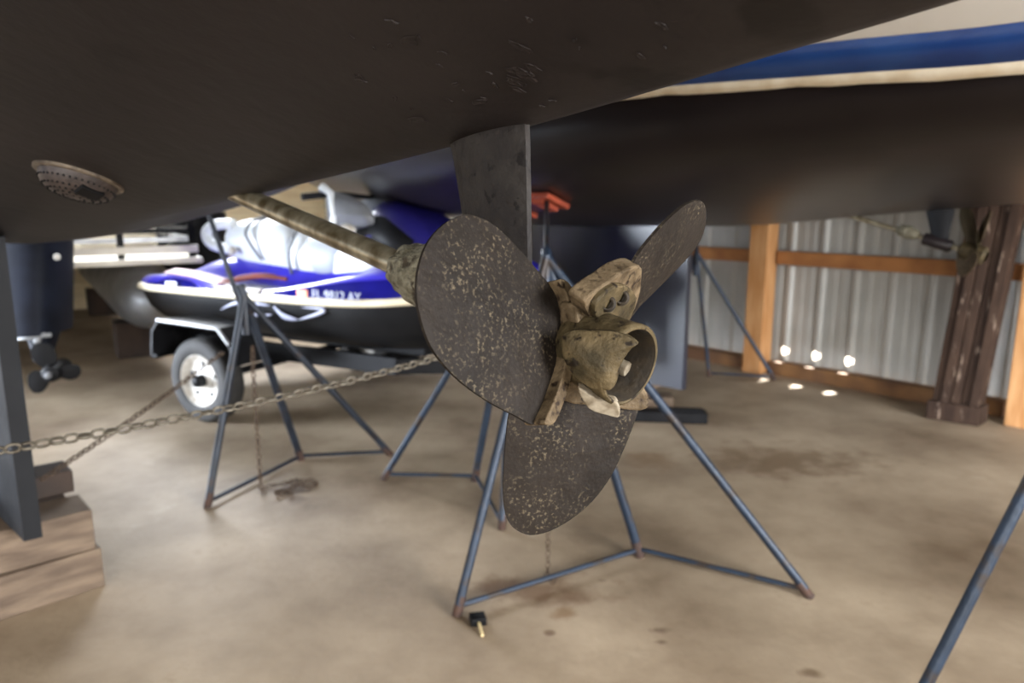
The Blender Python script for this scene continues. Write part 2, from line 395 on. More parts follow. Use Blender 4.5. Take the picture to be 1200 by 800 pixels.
kk = keel('keel', lambda t, l, z: BT(t, l+kl, z), ktr, ktr+1.4, kb.z, h1(ktr+.3, 0)+.03, .075, M['keel_side'], M['keel_dark'], boat)  # darker trailing-edge face, its shade is put into the colour
kk['label'] = 'blue-grey fin keel standing on timber blocks'
# strut
def slab_px(pts, d0, nrm, thick, closed=True, k=1):
    pt = W(*d0); return [on_plane(x, y, pt, nrm) for x, y in (catmull(pts, k) if k > 1 else pts)]
sb = MB(); rows = []
for py, xa, xb in ((120, 524, 617), (150, 528, 618), (175, 531, 619), (188, 534, 619), (230, 541, 620), (270, 547, 620.5), (310, 553, 621), (352, 560, 621)):
    pa = on_plane(xa, py, BT(0, 0, 0), N); pb_ = on_plane(xb, py, BT(0, 0, 0), N)
    n_ = 12; ring = []
    for i in range(n_+1):
        u = i/n_; ring.append(pa.lerp(pb_, u)+N*(.011*math.sin(math.pi*min(1, u*.93+.035))**.6))
    for i in range(n_, -1, -1):
        u = i/n_; ring.append(pa.lerp(pb_, u)-N*(.011*math.sin(math.pi*min(1, u*.93+.035))**.6))
    rows.append(ring)
sb.grid(rows, closed=True)
sb.build('strut', M['strut'], boat, label='pitted dark strut reaching down to the propeller shaft', sharp=.8)
bz = MB(); bz.lathe(A+SH*.115, SH, [(0, .018), (0, .027), (.01, .029), (.09, .029), (.10, .026), (.10, .015)], 32)
bz.build('strut_bearing', M['bronze'], boat)
# shaft + zinc
shf = MB(); shf.tube([A+SH*.03, A+SH*.95], .0150, 24)
shaft = shf.build('propeller_shaft', M['shaft'], boat, label='scratched steel propeller shaft running up into the hull')
zc = A+SH*.292
def radius_bump(o, ax, prof, amp, sc, n=48, seed=0):
    m_ = MB(); o = V(o); ax = V(ax).normalized(); u = ax.orthogonal().normalized(); w_ = ax.cross(u); rows = []
    for t_, r in prof:
        row = []
        for k_ in range(n):
            d_ = u*math.cos(2*math.pi*k_/n)+w_*math.sin(2*math.pi*k_/n); p = o+ax*t_+d_*r
            rr = r+amp*noise.noise((p*sc)+V((seed, 0, 0)))*(1 if r > .004 else 0)
            row.append(o+ax*t_+d_*max(rr, 1e-4))
        rows.append(row)
    m_.grid(rows, closed=True); return m_
pr = [(-.055, .012), (-.055, .022), (-.05, .029), (-.03, .033), (-.01, .035), (.01, .0345), (.026, .032), (.04, .029), (.05, .025), (.056, .019), (.059, .012)]
pr2 = []
for a_, b_ in zip(pr, pr[1:]):
    for j in range(3): pr2.append((a_[0]+(b_[0]-a_[0])*j/3, a_[1]+(b_[1]-a_[1])*j/3))
radius_bump(zc, SH, pr2+[pr[-1]], .0045, 95).build('shaft_anode', M['zinc'], shaft, label='lumpy crusted zinc anode')

# ---------------- folding propeller
R_ = AFT.cross(Z).normalized()
if R_.x < 0: R_ = -R_
U_ = R_.cross(AFT).normalized()
if U_.z < 0: U_ = -U_
P0 = A-AFT*.06
def bl_frame(th, phi):
    t = math.radians(th); f = math.radians(phi)
    rad = R_*math.cos(t)+U_*math.sin(t); T_ = -R_*math.sin(t)+U_*math.cos(t)
    return rad, T_*math.cos(f)+AFT*math.sin(f), AFT*math.cos(f)-T_*math.sin(f)
hubm = MB()
hubm.m = 0
RO = .0365; RI = .0315
# outer barrel with open aft end, flared a little at the mouth
hubm.lathe(A, AFT, [(-.064, .020), (-.064, .029), (-.058, .033), (-.05, .0345), (-.02, .0350), (-.004, .0362), (.0, .0360), (.0015, .034), (.001, RI+.0006)], 64)
hub = hubm.build('propeller', M['bronze'], boat, label='three-bladed folding propeller of tarnished bronze with an open hub')
bo = MB(); bo.lathe(A, AFT, [(.001, RI+.0012), (-.002, RI-.0005), (-.03, RI-.003), (-.055, RI-.008), (-.058, .006), (-.058, 0)], 56)
bo.build('hub_bore', M['bore'], hub)
nt_ = MB(); nc = W(737, 434, .655)
nt_.lathe(nc, AFT, [(-.03, .0), (-.03, .0075), (-.002, .0075), (.0, .0065), (.001, .0)], 20)
nt_.build('shaft_nut', M['chalk'], hub, label='small pale nut inside the open hub')
# forward boss
fb = radius_bump(A-AFT*.115, AFT, [(-.012, .012), (-.010, .026), (.0, .031), (.015, .033), (.03, .033), (.045, .030)], .002, 60)
fb.build('hub_boss', M['bronze'], hub)

def blade(name, outline, pt, nrm, tmax, mats, rim=.0014, camber=.0, kk=4, rings=12, parent=None, power=1.6, label=None, rough=0):
    pts = catmull(outline, kk)
    P = [on_plane(x, y, pt, nrm) for x, y in pts]
    c = sum(P, V())/len(P); nrm = nrm.normalized()
    m_ = MB(); fr, bk = [], []
    for r in range(rings+1):
        s_ = 1-(r/rings)**1.3 if r < rings else 0
        s_ = max(s_, 0)
        th = rim+(tmax/2-rim)*(1-s_**power)
        cb = camber*(1-s_*s_)
        fr.append([c+(p-c)*s_+nrm*(th+cb+(rough*noise.noise((c+(p-c)*s_)*60) if s_ < .99 else 0)) for p in P])
        bk.append([c+(p-c)*s_+nrm*(-th+cb) for p in P])
    allr = list(reversed(fr))+[[p for p in fr[0]]]
    m_.grid(list(reversed(fr))+bk, closed=True)
    # merge the bevel between front and back rim
    return m_.build(name, mats, parent, label=label, doub=2e-6, sharp=1.0)
# left blade
radL, chL, nL = bl_frame(168, 24)
OL = [(487, 340), (490, 312), (500, 285), (518, 264), (541, 252), (560, 255), (580, 266), (604, 289), (632, 321), (652, 347), (660, 372), (659, 405), (651, 440), (640, 470), (627, 497), (603, 487), (566, 467), (530, 439), (504, 406), (491, 370)]
pl = P0+radL*.02
b1 = blade('blade', OL, pl, nL, .011, M['blade'], parent=hub, rough=.0012)
# pale flange along its root edge
def flange(pts, pt, nrm, off, thick, mt, parent, name='blade_root', label=None, kk=3, bev=.002):
    P = [on_plane(x, y, pt, nrm)+nrm*off for x, y in catmull(pts, kk)]
    m_ = MB(); m_.prism(P, nrm*(-thick))
    for i in range(2, len(m_.sm)): m_.sm[i] = True
    return m_.build(name, mt, parent, label=label, bevel=bev, sharp=.7)
flange([(641, 331), (652, 333), (662, 352), (667, 378), (664, 402), (657, 436), (649, 466), (637, 494), (629, 498), (624, 494), (634, 472), (646, 438), (653, 405), (655, 378), (651, 350)], pl, nL, .014, .024, M['bronze_pale'], hub, label='pale crusted root edge of the left blade')
# bottom blade
radB, chB, nB = bl_frame(250, 26)
OB = [(598, 478), (593, 510), (590, 550), (590, 585), (594, 607), (603, 619), (620, 626), (642, 622), (668, 608), (694, 586), (716, 556), (732, 522), (742, 496), (748, 470), (735, 445), (700, 425), (655, 420), (615, 440)]
pb = P0+radB*.02
blade('blade', OB, pb-nB*.004, nB, .012, M['blade'], parent=hub, rough=.0012)
flange([(648, 430), (656, 466), (700, 472), (745, 478), (756, 466), (740, 440), (700, 420), (660, 412)], pb, nB, .010, .022, M['bronze_pale'], hub)
# upper right blade
radR, chR, nR = bl_frame(44, 21)
OR = [(722, 388), (735, 350), (737, 318), (745, 300), (760, 280), (778, 260), (797, 243), (812, 235), (822, 236), (826, 247), (825, 265), (819, 282), (806, 300), (785, 322), (762, 345), (742, 365), (730, 383)]
prr = P0+radR*.02
blade('blade', OR, prr, nR, .014, M['blade'], parent=hub, rough=.0008)
flange([(676, 350), (688, 336), (705, 325), (722, 313), (742, 307), (744, 320), (742, 340), (736, 358), (727, 373), (716, 385), (700, 382), (684, 368)], prr, nR, .008, .018, M['bronze_pale'], hub)
flange([(682, 350), (692, 336), (708, 326), (722, 328), (732, 340), (728, 360), (716, 380), (700, 378), (686, 366)], prr, nR, .0135, .012, M['bronze'], hub, name='pivot_knuckle')
for (x, y) in ((697, 347), (713, 340)):
    c_ = on_plane(x, y, prr, nR)+nR*.0135
    MB().lathe(c_, -ray(x, y).normalized(), [(-.004, .0), (-.004, .0040), (.0015, .0040), (.002, .0052), (.0, .0068), (-.004, .0075)], 20).build('pivot_pin', M['bore'], hub)
ns_ = (AFT*.55-R_*1.0+U_*.15).normalized()
blade('hub_saddle', [(660, 398), (664, 390), (676, 386), (692, 387), (708, 387), (722, 388), (736, 393), (747, 402), (740, 408), (732, 418), (725, 432), (722, 446), (717, 455), (706, 455), (694, 453), (680, 444), (668, 430), (661, 414)], A-AFT*.024-R_*.036, ns_, .024, M['bronze'], rim=.005, parent=hub, rings=10, kk=4, power=2.2, label='olive saddle wrapping the near side of the hub mouth', rough=.0012)
# link pieces between the left blade and the hub
flange([(655, 356), (668, 353), (684, 357), (694, 368), (690, 384), (676, 392), (662, 394)], P0, (nL+AFT).normalized(), .020, .02, M['bronze_pale'], hub, name='hub_yoke')
flange([(688, 362), (700, 362), (706, 374), (706, 388), (692, 390), (684, 380)], P0, (nR+AFT).normalized(), .022, .02, M['bronze'], hub, name='hub_yoke')
# pale flat under the barrel
flange([(678, 442), (700, 455), (722, 459), (726, 476), (712, 474), (690, 466)], A-AFT*.02-R_*.035, (AFT-R_*1.0-U_*.6).normalized(), .013, .008, M['chalk'], hub, name='hub_flat', label='bare pale metal flat under the hub barrel')

# ---------------- strainer on the near hull
def hit_hull(px, py):
    r = ray(px, py); s_ = .2
    while s_ < 6:
        p = CAM+r*s_; q = p-A0; t_, l_ = q.dot(F), q.dot(N)
        if abs(l_) < interp(H1['b'], t_) and p.z > h1(t_, l_): return p, t_, l_
        s_ += .002
pS, tS, lS = hit_hull(93, 207)
e_ = .02
dt = BT(tS+e_, lS, h1(tS+e_, lS))-BT(tS-e_, lS, h1(tS-e_, lS)); dl = BT(tS, lS+e_, h1(tS, lS+e_))-BT(tS, lS-e_, h1(tS, lS-e_))
nS = dt.cross(dl).normalized()
if nS.z > 0: nS = -nS
print('STRAINER', pS, tS, lS, (pS-CAM).length)
def strainer():
    r0 = .068*1.0
    m_ = MB(); m_.lathe(pS-nS*.002, nS, [(0, r0*1.0), (.006, r0*1.0), (.008, r0*.96), (.007, r0*.86)], 48)
    st = m_.build('strainer', M['strainer_rim'], boat, label='round perforated intake strainer with a pale rim')
    d = MB(); d.lathe(pS-nS*.002, nS, [(.007, r0*.88), (.016, r0*.85), (.026, r0*.76), (.034, r0*.58), (.038, r0*.3), (.039, 0)], 48)
    d.build('strainer_dome', M['strainer'], st)
    u = nS.orthogonal().normalized(); w_ = nS.cross(u)
    h_ = MB()
    for rr, zz, cnt in ((.835, .018, 40), (.72, .029, 34), (.58, .0345, 26), (.42, .0372, 18), (.24, .0385, 10)):
        for k_ in range(cnt):
            a = 2*math.pi*k_/cnt; c_ = pS-nS*.002+(u*math.cos(a)+w_*math.sin(a))*r0*rr+nS*zz
            h_.lathe(c_-nS*.002, nS, [(0, .0018), (.0030, .0018), (.0032, 0)], 6)
    u2 = (F*-.6+N*-.2); u2 = (u2-nS*u2.dot(nS)).normalized(); v2 = nS.cross(u2)
    MB().box(pS+u2*.040+nS*.026, (u2*1-nS*.5).normalized(), v2, (nS+u2*.5).normalized(), .012, .020, .007).build('strainer_port', M['black'], st, bevel=.003)
    ho = h_.build('strainer_hole', M['black'], st); ho['kind'] = 'stuff'
strainer()

# raised flakes of old paint near the strut
def flake(px, py, sz, seed, rot=0):
    q = hit_hull(px, py)
    if not q: return
    p, t_, l_ = q; rnd = random.Random(seed)
    dt = (BT(t_+.01, l_, h1(t_+.01, l_))-BT(t_-.01, l_, h1(t_-.01, l_))).normalized(); dl = (BT(t_, l_+.01, h1(t_, l_+.01))-BT(t_, l_-.01, h1(t_, l_-.01))).normalized()
    nn = dt.cross(dl).normalized(); nn = -nn if nn.z > 0 else nn
    n_ = 11; ring = []
    for k_ in range(n_):
        a = 2*math.pi*k_/n_; r = sz*rnd.uniform(.55, 1.1)
        x_, y_ = math.cos(a)*r*1.5, math.sin(a)*r*.7
        x_, y_ = x_*math.cos(rot)-y_*math.sin(rot), x_*math.sin(rot)+y_*math.cos(rot)
        tt_, ll_ = t_+x_, l_+y_
        ring.append(BT(tt_, ll_, h1(tt_, ll_)))
    m_ = MB(); vs = [r_+nn*.0002 for r_ in ring]+[(r_*.8+p*.2)+nn*rnd.uniform(.0006, .0022)*(.5+sz*8) for r_ in ring]+[p+nn*.0006]
    fs = [(i, (i+1) % n_, n_+(i+1) % n_, n_+i) for i in range(n_)]+[(n_+i, n_+(i+1) % n_, 2*n_) for i in range(n_)]
    m_.add(vs, fs); m_.build('paint_flake', M['hull'], boat)
rnd = random.Random(3)
for i in range(9): flake(612+rnd.uniform(-10, 16), 78+rnd.uniform(-26, 26), rnd.uniform(.004, .009), 90+i, 1.2)
flake(490, 140, .010, 3, .3); flake(560, 118, .008, 4); flake(480, 48, .008, 5)
for i in range(34):
    flake(rnd.uniform(400, 780), rnd.uniform(20, 130), rnd.uniform(.0015, .0045), 10+i, rnd.uniform(0, 3))

# ---------------- second boat
K = W(805, 380, 3.9); K0 = V((K.x, K.y, 0))
def BK(s_, l, z=0): return K0+F*s_+N*l+Z*z
def sil(px, py, l=0):
    r = ray(px, py); p = on_plane(px, py, K0+N*l, N); return ((p-K0).dot(F), p.z)
B2 = 1.34
c2 = sorted([sil(*q) for q in ((1200, 238), (1140, 243), (1000, 254), (900, 263), (805, 265), (620, 263), (500, 251), (430, 236), (388, 212))])
c2 = [(-3.2, c2[0][1]+.16)]+c2+[(5.2, 2.1)]
zw2 = sorted([sil(x, y, B2) for x, y in ((1200, 83), (1000, 96), (745, 113))]); zw2 = [(-3.2, zw2[0][1]-.0)]+zw2+[(5.2, zw2[-1][1]+.12)]
bt = sorted([sil(x, y, B2) for x, y in ((1200, 73), (1000, 88))]); bb2 = sorted([sil(x, y, B2) for x, y in ((1200, 30), (1000, 50))])
print('c2', c2, 'zw', zw2, bt, bb2)
b2 = [(-3.2, 1.2), (-2.2, B2), (.2, B2), (1.2, 1.28), (2.4, 1.05), (3.6, .6), (4.6, .2), (5.2, .04)]
m2 = [(-3.2, .35), (.5, .12), (2.4, .3), (5.2, .8)]
def h2(s_, l):
    b = interp(b2, s_); return hull_sec(interp(c2, s_), b, max(interp(zw2, s_), interp(c2, s_)+.02), interp(m2, s_), 2.8, min(abs(l)/b, 1), .02)
boat2 = empty('sailboat', BK(1, 0, 0), 'second sailboat behind, black bottom with white and blue stripes along the waterline', 'sailboat')
T2 = [-3.2+8.4*i/100 for i in range(101)]
m_ = MB(); rows = loft_bottom(BK, T2, None, lambda t_: interp(b2, t_), 34, h2); m_.grid(rows); m_.add(rows[0], [tuple(range(len(rows[0])))])
m_.build('hull', M['hull2'], boat2, sharp=1.2)
def band(z0, z1, b0, b1, mt, name, label=None, wob=0):
    for sgn in (1, -1):
        m_ = MB(); rows = []
        for t_ in T2:
            b = interp(b2, t_); zz = max(interp(zw2, t_), interp(c2, t_)+.02)
            rows.append([BK(t_, sgn*(b+b0), zz+z0-(wob*(.6+noise.noise(V((t_*9, 3, 0)))) if wob else 0)), BK(t_, sgn*(b+b1), zz+z1)])
        m_.grid(rows); o = m_.build(name, mt, boat2, label=label)
        q = o.modifiers.new('t', 'SOLIDIFY'); q.thickness = .006; q.offset = 0
wd = bt[0][1]-interp(zw2, bt[0][0]); bd = bb2[0][1]-interp(zw2, bb2[0][0])
band(-.004, wd, .004, .010, M['cream_gel'], 'boot_stripe', 'cream stripe with a ragged lower edge', .008)
band(wd, bd, .010, .03, M['blue_gel'], 'blue_stripe', 'dark blue stripe')
band(bd, .9, .03, .06, M['white_gel'], 'topside', 'white topside')
dk = MB(); dk.grid([[BK(t_, s_*(interp(b2, t_)+.1), interp(zw2, t_)+.88) for s_ in (-1, -.5, 0, .5, 1)] for t_ in T2]); dk.build('deck', M['white_gel'], boat2)
zk = on_plane(805, 457, K0, N).z
k2 = keel('keel', BK, 0, 1.25, zk, 1.14, .06, M['keel2'], M['keel2'], boat2); k2['label'] = 'glossy dark blue fin keel'
# its shaft, strut and folded propeller
sa = on_plane(1008, 256, K0, N); sbp = on_plane(1140, 296, K0, N)
s2 = MB(); s2.tube([sa+(sa-sbp)*.2, sbp], .011, 12); sh2 = s2.build('propeller_shaft', M['shaft'], boat2)
zz_ = on_plane(1064, 272, K0, N); dr = (sbp-sa).normalized()
MB().lathe(zz_, dr, [(-.045, .012), (-.03, .024), (0, .028), (.03, .022), (.045, .012)], 16).build('shaft_anode', M['zinc'], sh2)
m_ = MB(); rr_ = []
for py, xa, xb in ((232, 1083, 1120), (250, 1086, 1118), (270, 1090, 1113), (288, 1092, 1110)):
    pa = on_plane(xa, py, K0, N); pb_ = on_plane(xb, py, K0, N)
    rr_.append([pa.lerp(pb_, i/8)+N*.012*math.sin(math.pi*(i/8*.9+.05)) for i in range(9)]+[pa.lerp(pb_, i/8)-N*.012*math.sin(math.pi*(i/8*.9+.05)) for i in range(8, -1, -1)])
m_.grid(rr_, closed=True); m_.build('strut', M['keel_dark'], boat2)
MB().lathe(on_plane(1098, 284, K0, N), dr, [(-.05, .012), (-.05, .025), (.05, .025), (.06, .014)], 16).build('strut_bearing', M['hull2'], boat2)
pc = sbp
hb2 = MB(); hb2.lathe(pc, dr, [(-.05, .02), (-.04, .034), (.04, .034), (.05, .02)], 20); hub2 = hb2.build('propeller', M['bronze'], boat2, label='three-bladed propeller with one pale blade')
for (pts, mt, of) in (([(1136, 290), (1128, 270), (1124, 252), (1130, 236), (1140, 250), (1146, 275), (1146, 292)], M['bronze'], 0),
                      ([(1140, 292), (1150, 262), (1158, 250), (1162, 248), (1158, 262), (1150, 284), (1143, 298)], M['bronze_pale'], .05),
                      ([(1122, 300), (1122, 318), (1130, 324), (1142, 312), (1146, 298), (1134, 292)], M['bronze_pale'], -.02)):
    nn = (dr-N*.5).normalized(); blade('blade', pts, pc+nn*of*.5, nn, .01, mt, parent=hub2, rings=5, kk=3)

# ================================================================ BOAT STANDS
def stand(feet, bars, apex, pad, padn, label, r=.0135, mt=None, group=None, orange=True, main=2, brace=False):
    c_ = sum((V(f) for f in feet), V())/3
    root = empty('boat_stand', V((c_.x, c_.y, 0)), label, 'boat stand', group)
    mt = mt or M['steel_blue']
    for i, f in enumerate(feet):
        f = V(f); rr = r*1.15 if i == main else r
        d_ = (V(apex)-f).normalized()
        lg = MB().tube([f+V((0, 0, .004))+d_*.03, apex], rr, 10).build('leg', mt, root)
        MB().tube([f+V((0, 0, .0)), f+d_*.06], rr*1.08, 10).build('foot', M['rust'], lg, label='rusty foot')
    for a, b in bars:
        pa = V(feet[a])+(V(apex)-V(feet[a]))*.025+V((0, 0, .004)); pb_ = V(feet[b])+(V(apex)-V(feet[b]))*.025
        MB().tube([pa, pb_], r*.62, 8).build('crossbar', mt, root)
    d_ = (V(pad)-V(apex)).normalized()
    MB().tube([V(apex)-V((0, 0, .16)), V(apex)+V((0, 0, .0)), V(apex)+d_*.05], r*1.2, 12).build('collar', mt, root)
    MB().tube([V(apex)-V((0, 0, .1)), V(pad)-d_*.02], r*.72, 10).build('screw_post', M['steel_dark'], root)
    hx = V(padn).cross(Z).normalized() if abs(V(padn).z) < .98 else V((1, 0, 0)); hy = V(padn).cross(hx).normalized()
    pd = MB().box(V(pad)-V(padn)*.012, hx, hy, padn, .07, .07, .011).build('pad', M['orange'] if orange else M['timber_dark'], root, bevel=.003, label='orange plywood pad' if orange else None)
    MB().box(V(pad)-V(padn)*.032, hx, hy, padn, .03, .05, .009).build('pad_bracket', M['orange'] if orange else M['steel_dark'], pd)
    return root
def tan2(p):
    q = p-K0; s_, l = q.dot(F), q.dot(N); return V((p.x, p.y, h2(s_, l)))
def n2(p):
    q = p-K0; s_, l = q.dot(F), q.dot(N); e = .03
    a = BK(s_+e, l, h2(s_+e, l))-BK(s_-e, l, h2(s_-e, l)); b = BK(s_, l+e, h2(s_, l+e))-BK(s_, l-e, h2(s_, l-e))
    n_ = a.cross(b).normalized(); return n_ if n_.z > 0 else -n_
def hit2(px, py):
    r = ray(px, py); s_ = 1.0
    while s_ < 9:
        p = CAM+r*s_; q = p-K0; t_, l_ = q.dot(F), q.dot(N)
        if abs(l_) < interp(b2, t_) and p.z > h2(t_, l_): return p
        s_ += .004
pA = hit2(641, 231); print('padA', pA, (pA-K0).dot(F), (pA-K0).dot(N))
pA = pA-V((0, 0, .004))
stand([fl(535, 722), fl(950, 700), fl(750, 652)], [(0, 2), (2, 1)], W(640, 300, 2.32), pA, n2(pA), 'front centre blue boat stand with an orange pad, right under the propeller', r=.0138)
pB = hit2(606, 246) or W(606, 246, 3)
stand([fl(449, 562), fl(588, 621), fl(556, 563)], [(0, 2), (2, 1)], W(604, 310, 2.95), pB, n2(pB), 'blue boat stand mostly hidden behind the propeller, left of centre', r=.0138)
q_ = W(240, 243, 3.0)-A0; tC, lC = q_.dot(F), q_.dot(N); pC = BT(tC, lC, h1(tC, lC)); print('padC', tC, lC, pC)
stand([fl(243, 595), fl(458, 533), fl(353, 539)], [(0, 2), (2, 1)], W(286, 347, 3.05), pC, Z, 'dark blue boat stand in front of the jet ski with a long leaning post', mt=M['steel_dark'], orange=False, r=.0150)
pD = W(814, 262, 4.75); pD = tan2(pD)
stand([fl(831, 441), fl(908, 445), fl(770, 436)], [(0, 1)], W(816, 295, 4.95), pD, n2(pD), 'far blue boat stand beside the orange wall post', orange=False)
pE = W(1310, 235, 1.5); pE = tan2(pE) if abs((pE-K0).dot(N)) < 1.7 else pE
stand([fl(1046, 880), fl(1560, 800), fl(1330, 1000)], [(2, 1)], W(1290, 400, 1.52), pE, Z, 'blue boat stand at the right edge, only one leg in view', orange=False, r=.0138)

# ================================================================ CHAINS
def link_mesh(L_, Wd, r, mt):
    m_ = MB(); pts = []; n_ = 6; h = (L_-Wd)/2; rad = Wd/2-r
    for k_ in range(n_+1): a = -math.pi/2+math.pi*k_/n_; pts.append(V((h+rad*math.cos(a), rad*math.sin(a), 0)))
    for k_ in range(n_+1): a = math.pi/2+math.pi*k_/n_; pts.append(V((-h+rad*math.cos(a), rad*math.sin(a), 0)))
    rows = []
    n2_ = len(pts)
    for i, p in enumerate(pts):
        d_ = (pts[(i+1) % n2_]-pts[i-1]).normalized(); sdv = V((d_.y, -d_.x, 0))
        rows.append([p+(sdv*math.cos(2*math.pi*k_/6)+V((0, 0, 1))*math.sin(2*math.pi*k_/6))*r for k_ in range(6)])
    rows.append(rows[0]); m_.grid(rows, closed=True)
    me = bpy.data.meshes.new('link'); me.from_pydata([tuple(p) for p in m_.v], [], m_.f); me.materials.append(mt)
    me.polygons.foreach_set('use_smooth', [True]*len(me.polygons)); return me
def chain(path, pitch, label, mt, wire=.0031, twist=.2, group=None, pile=None):
    root = empty('chain', path[0], label, 'chain', group); inv = root.matrix_basis.inverted()
    me = link_mesh(pitch+2*wire, pitch*.95, wire, mt)
    pts = [V(p) for p in path]; seg = 0; pos = V(pts[0]); i = 0
    while seg < len(pts)-1:
        # next point at pitch along the polyline
        rem = pitch; cur = V(pos)
        while seg < len(pts)-1 and (pts[seg+1]-cur).length < rem:
            rem -= (pts[seg+1]-cur).length; cur = V(pts[seg+1]); seg += 1
        if seg >= len(pts)-1: break
        nx = cur+(pts[seg+1]-cur).normalized()*rem; d_ = (nx-pos)
        if d_.length < 1e-5: break
        d_.normalize(); o = bpy.data.objects.new('link', me); COL.objects.link(o); o.parent = root
        x = d_; z_ = x.cross(Z); z_ = z_.normalized() if z_.length > .05 else N; y_ = z_.cross(x)
        Mx = Matrix((x, y_, z_)).transposed().to_4x4() @ Matrix.Rotation((math.pi/2)*(i % 2)+.25+random.uniform(-twist, twist), 4, 'X')
        Mx.translation = (pos+nx)/2; o.matrix_basis = inv @ Mx
        pos = nx; i += 1
    return root
def sag(a, b, s_, n_=24): return [V(a).lerp(V(b), i/n_)-V((0, 0, s_*4*(i/n_)*(1-i/n_))) for i in range(n_+1)]
chain(sag(W(-70, 539, 1.25), W(628, 383, 2.2), .03), .023, 'galvanised chain stretched across the foreground from the left edge to the propeller', M['chain'], wire=.0032)
chain(sag(W(48, 562, 2.25), W(262, 412, 3.0), .01), .023, 'thin rusty chain rising from the timber blocks towards the stand by the jet ski', M['chain_rust'], wire=.003)
a_ = W(296, 405, 3.02); b_ = fl(306, 574); 
pth = [a_, V((b_.x, b_.y, .5)), V((b_.x, b_.y, .02))]
pp = [(306, 573), (318, 569), (335, 566), (346, 562), (356, 564), (366, 561), (372, 567), (360, 571), (350, 567), (340, 573), (330, 580), (322, 578), (330, 574), (343, 577), (336, 581)]
pth += [fl(x, y, .008+.006*(i % 3)) for i, (x, y) in enumerate(pp)]
chain(pth, .022, 'rusty chain hanging by the leaning stand and heaped on the floor', M['chain_rust'], wire=.0032, twist=.6)
a_ = W(645, 500, 2.3); b_ = fl(642, 672)
chain([V((b_.x, b_.y, .62)), V((b_.x, b_.y, .02)), fl(640, 676, .008), fl(652, 680, .008), fl(640, 684, .008)], .020, 'short chain hanging under the front stand', M['chain_rust'], wire=.0018)

# ================================================================ TIMBER BLOCKS
def block(pts_top, z0, z1, label, name='timber_block', mt=None, group=None, chip=.004):
    """prism between heights from four ground-plan corners"""
    c_ = sum((V(p) for p in pts_top), V())/4
    m_ = MB(); m_.prism([V((p[0], p[1], z0)) for p in pts_top], (0, 0, z1-z0))
    o = m_.build(name, mt or M['timber'], None, bevel=.005); tag(o, label, 'timber block', group)
    o.location = (0, 0, 0); return o
kzb = kb.z; h_ = kzb/2
c0 = fl(2, 727); c1 = fl(124, 686); d_ = (c1-c0).normalized(); pn = V((-d_.y, d_.x, 0))
cs = [c0-d_*.32, c1, c1+pn*.17, c0-d_*.32+pn*.17]
block(cs, 0, h_-.001, 'bottom brown timber block under the left keel')
d2 = V(d_); d2.rotate(Matrix.Rotation(-.06, 3, 'Z').to_euler()); pn2 = V((-d2.y, d2.x, 0)); q0 = c1-d2*.014
block([q0-d2*.62, q0, q0+pn2*.17, q0-d2*.62+pn2*.17], h_+.001, kzb-.001, 'top brown timber block under the left keel')
q1 = W(84, 600, 2.42); q1.z = 0
block([q1-d2*.55, q1, q1+pn2*.15, q1-d2*.55+pn2*.15], 0, h_-.001, 'lower timber block behind the left keel', mt=M['timber_dark'])
q1 = q1-d2*.012
block([q1-d2*.5, q1, q1+pn2*.14, q1-d2*.5+pn2*.14], h_+.001, kzb-.001, 'upper timber block behind the left keel', mt=M['timber_dark'])
q1 = q1+d2*.03+pn2*.01
block([q1-d2*.5, q1, q1+pn2*.13, q1-d2*.5+pn2*.13], kzb, kzb+.075, 'topmost thin timber behind the left keel', mt=M['timber_dark'])
# under the second keel
zb = 0; lay = zk/3
for i, (a, ln, l0) in enumerate(((.35, .30, 0), (.40, .26, .0), (.33, .28, 0))):
    block([BK(a-.05, -.18), BK(a-.05, .18), BK(a+ln-.1, .18), BK(a+ln-.1, -.18)], i*lay+.0005, (i+1)*lay-.0005, ('bottom', 'middle', 'top')[i]+' timber block under the dark blue keel')
bx = fl(789, 493); ex = V((math.cos(-.13), math.sin(-.13), 0)); ey = V((-ex.y, ex.x, 0))
pb_ = MB(); pb_.box(bx+Z*.03-ex*.02, ex, ey, Z, .20, .05, .03); pb_.box(bx+Z*.066+ex*.06, ex, ey, Z, .10, .03, .008)
tag(pb_.build('timber_offcut', M['black'], None, bevel=.008), 'black painted timber offcut on the floor below the dark blue keel', 'offcut')
bx = fl(776, 478); pb_ = MB(); pb_.box(bx+Z*.035+ey*.05, ex, ey, Z, .06, .07, .034)
tag(pb_.build('wooden_block', M['timber'], None, bevel=.004), 'small pale wood block behind the black offcut', 'block')
# foam brush on the floor
fbp = fl(560, 730); e1 = (fl(569, 752)-fl(560, 724)).normalized(); e2 = V((-e1.y, e1.x, 0))
br = empty('foam_brush', fbp, 'small foam brush with a black head, on the floor by the front stand foot', 'brush')
MB().box(fbp+Z*.012-e1*.002, e1, e2, Z, .022, .023, .012).build('foam_head', M['black'], br, bevel=.004)
MB().tube([fbp+Z*.012+e1*.02, fbp+Z*.007+e1*.075], .0045, 10).build('handle', M['sand'], br)

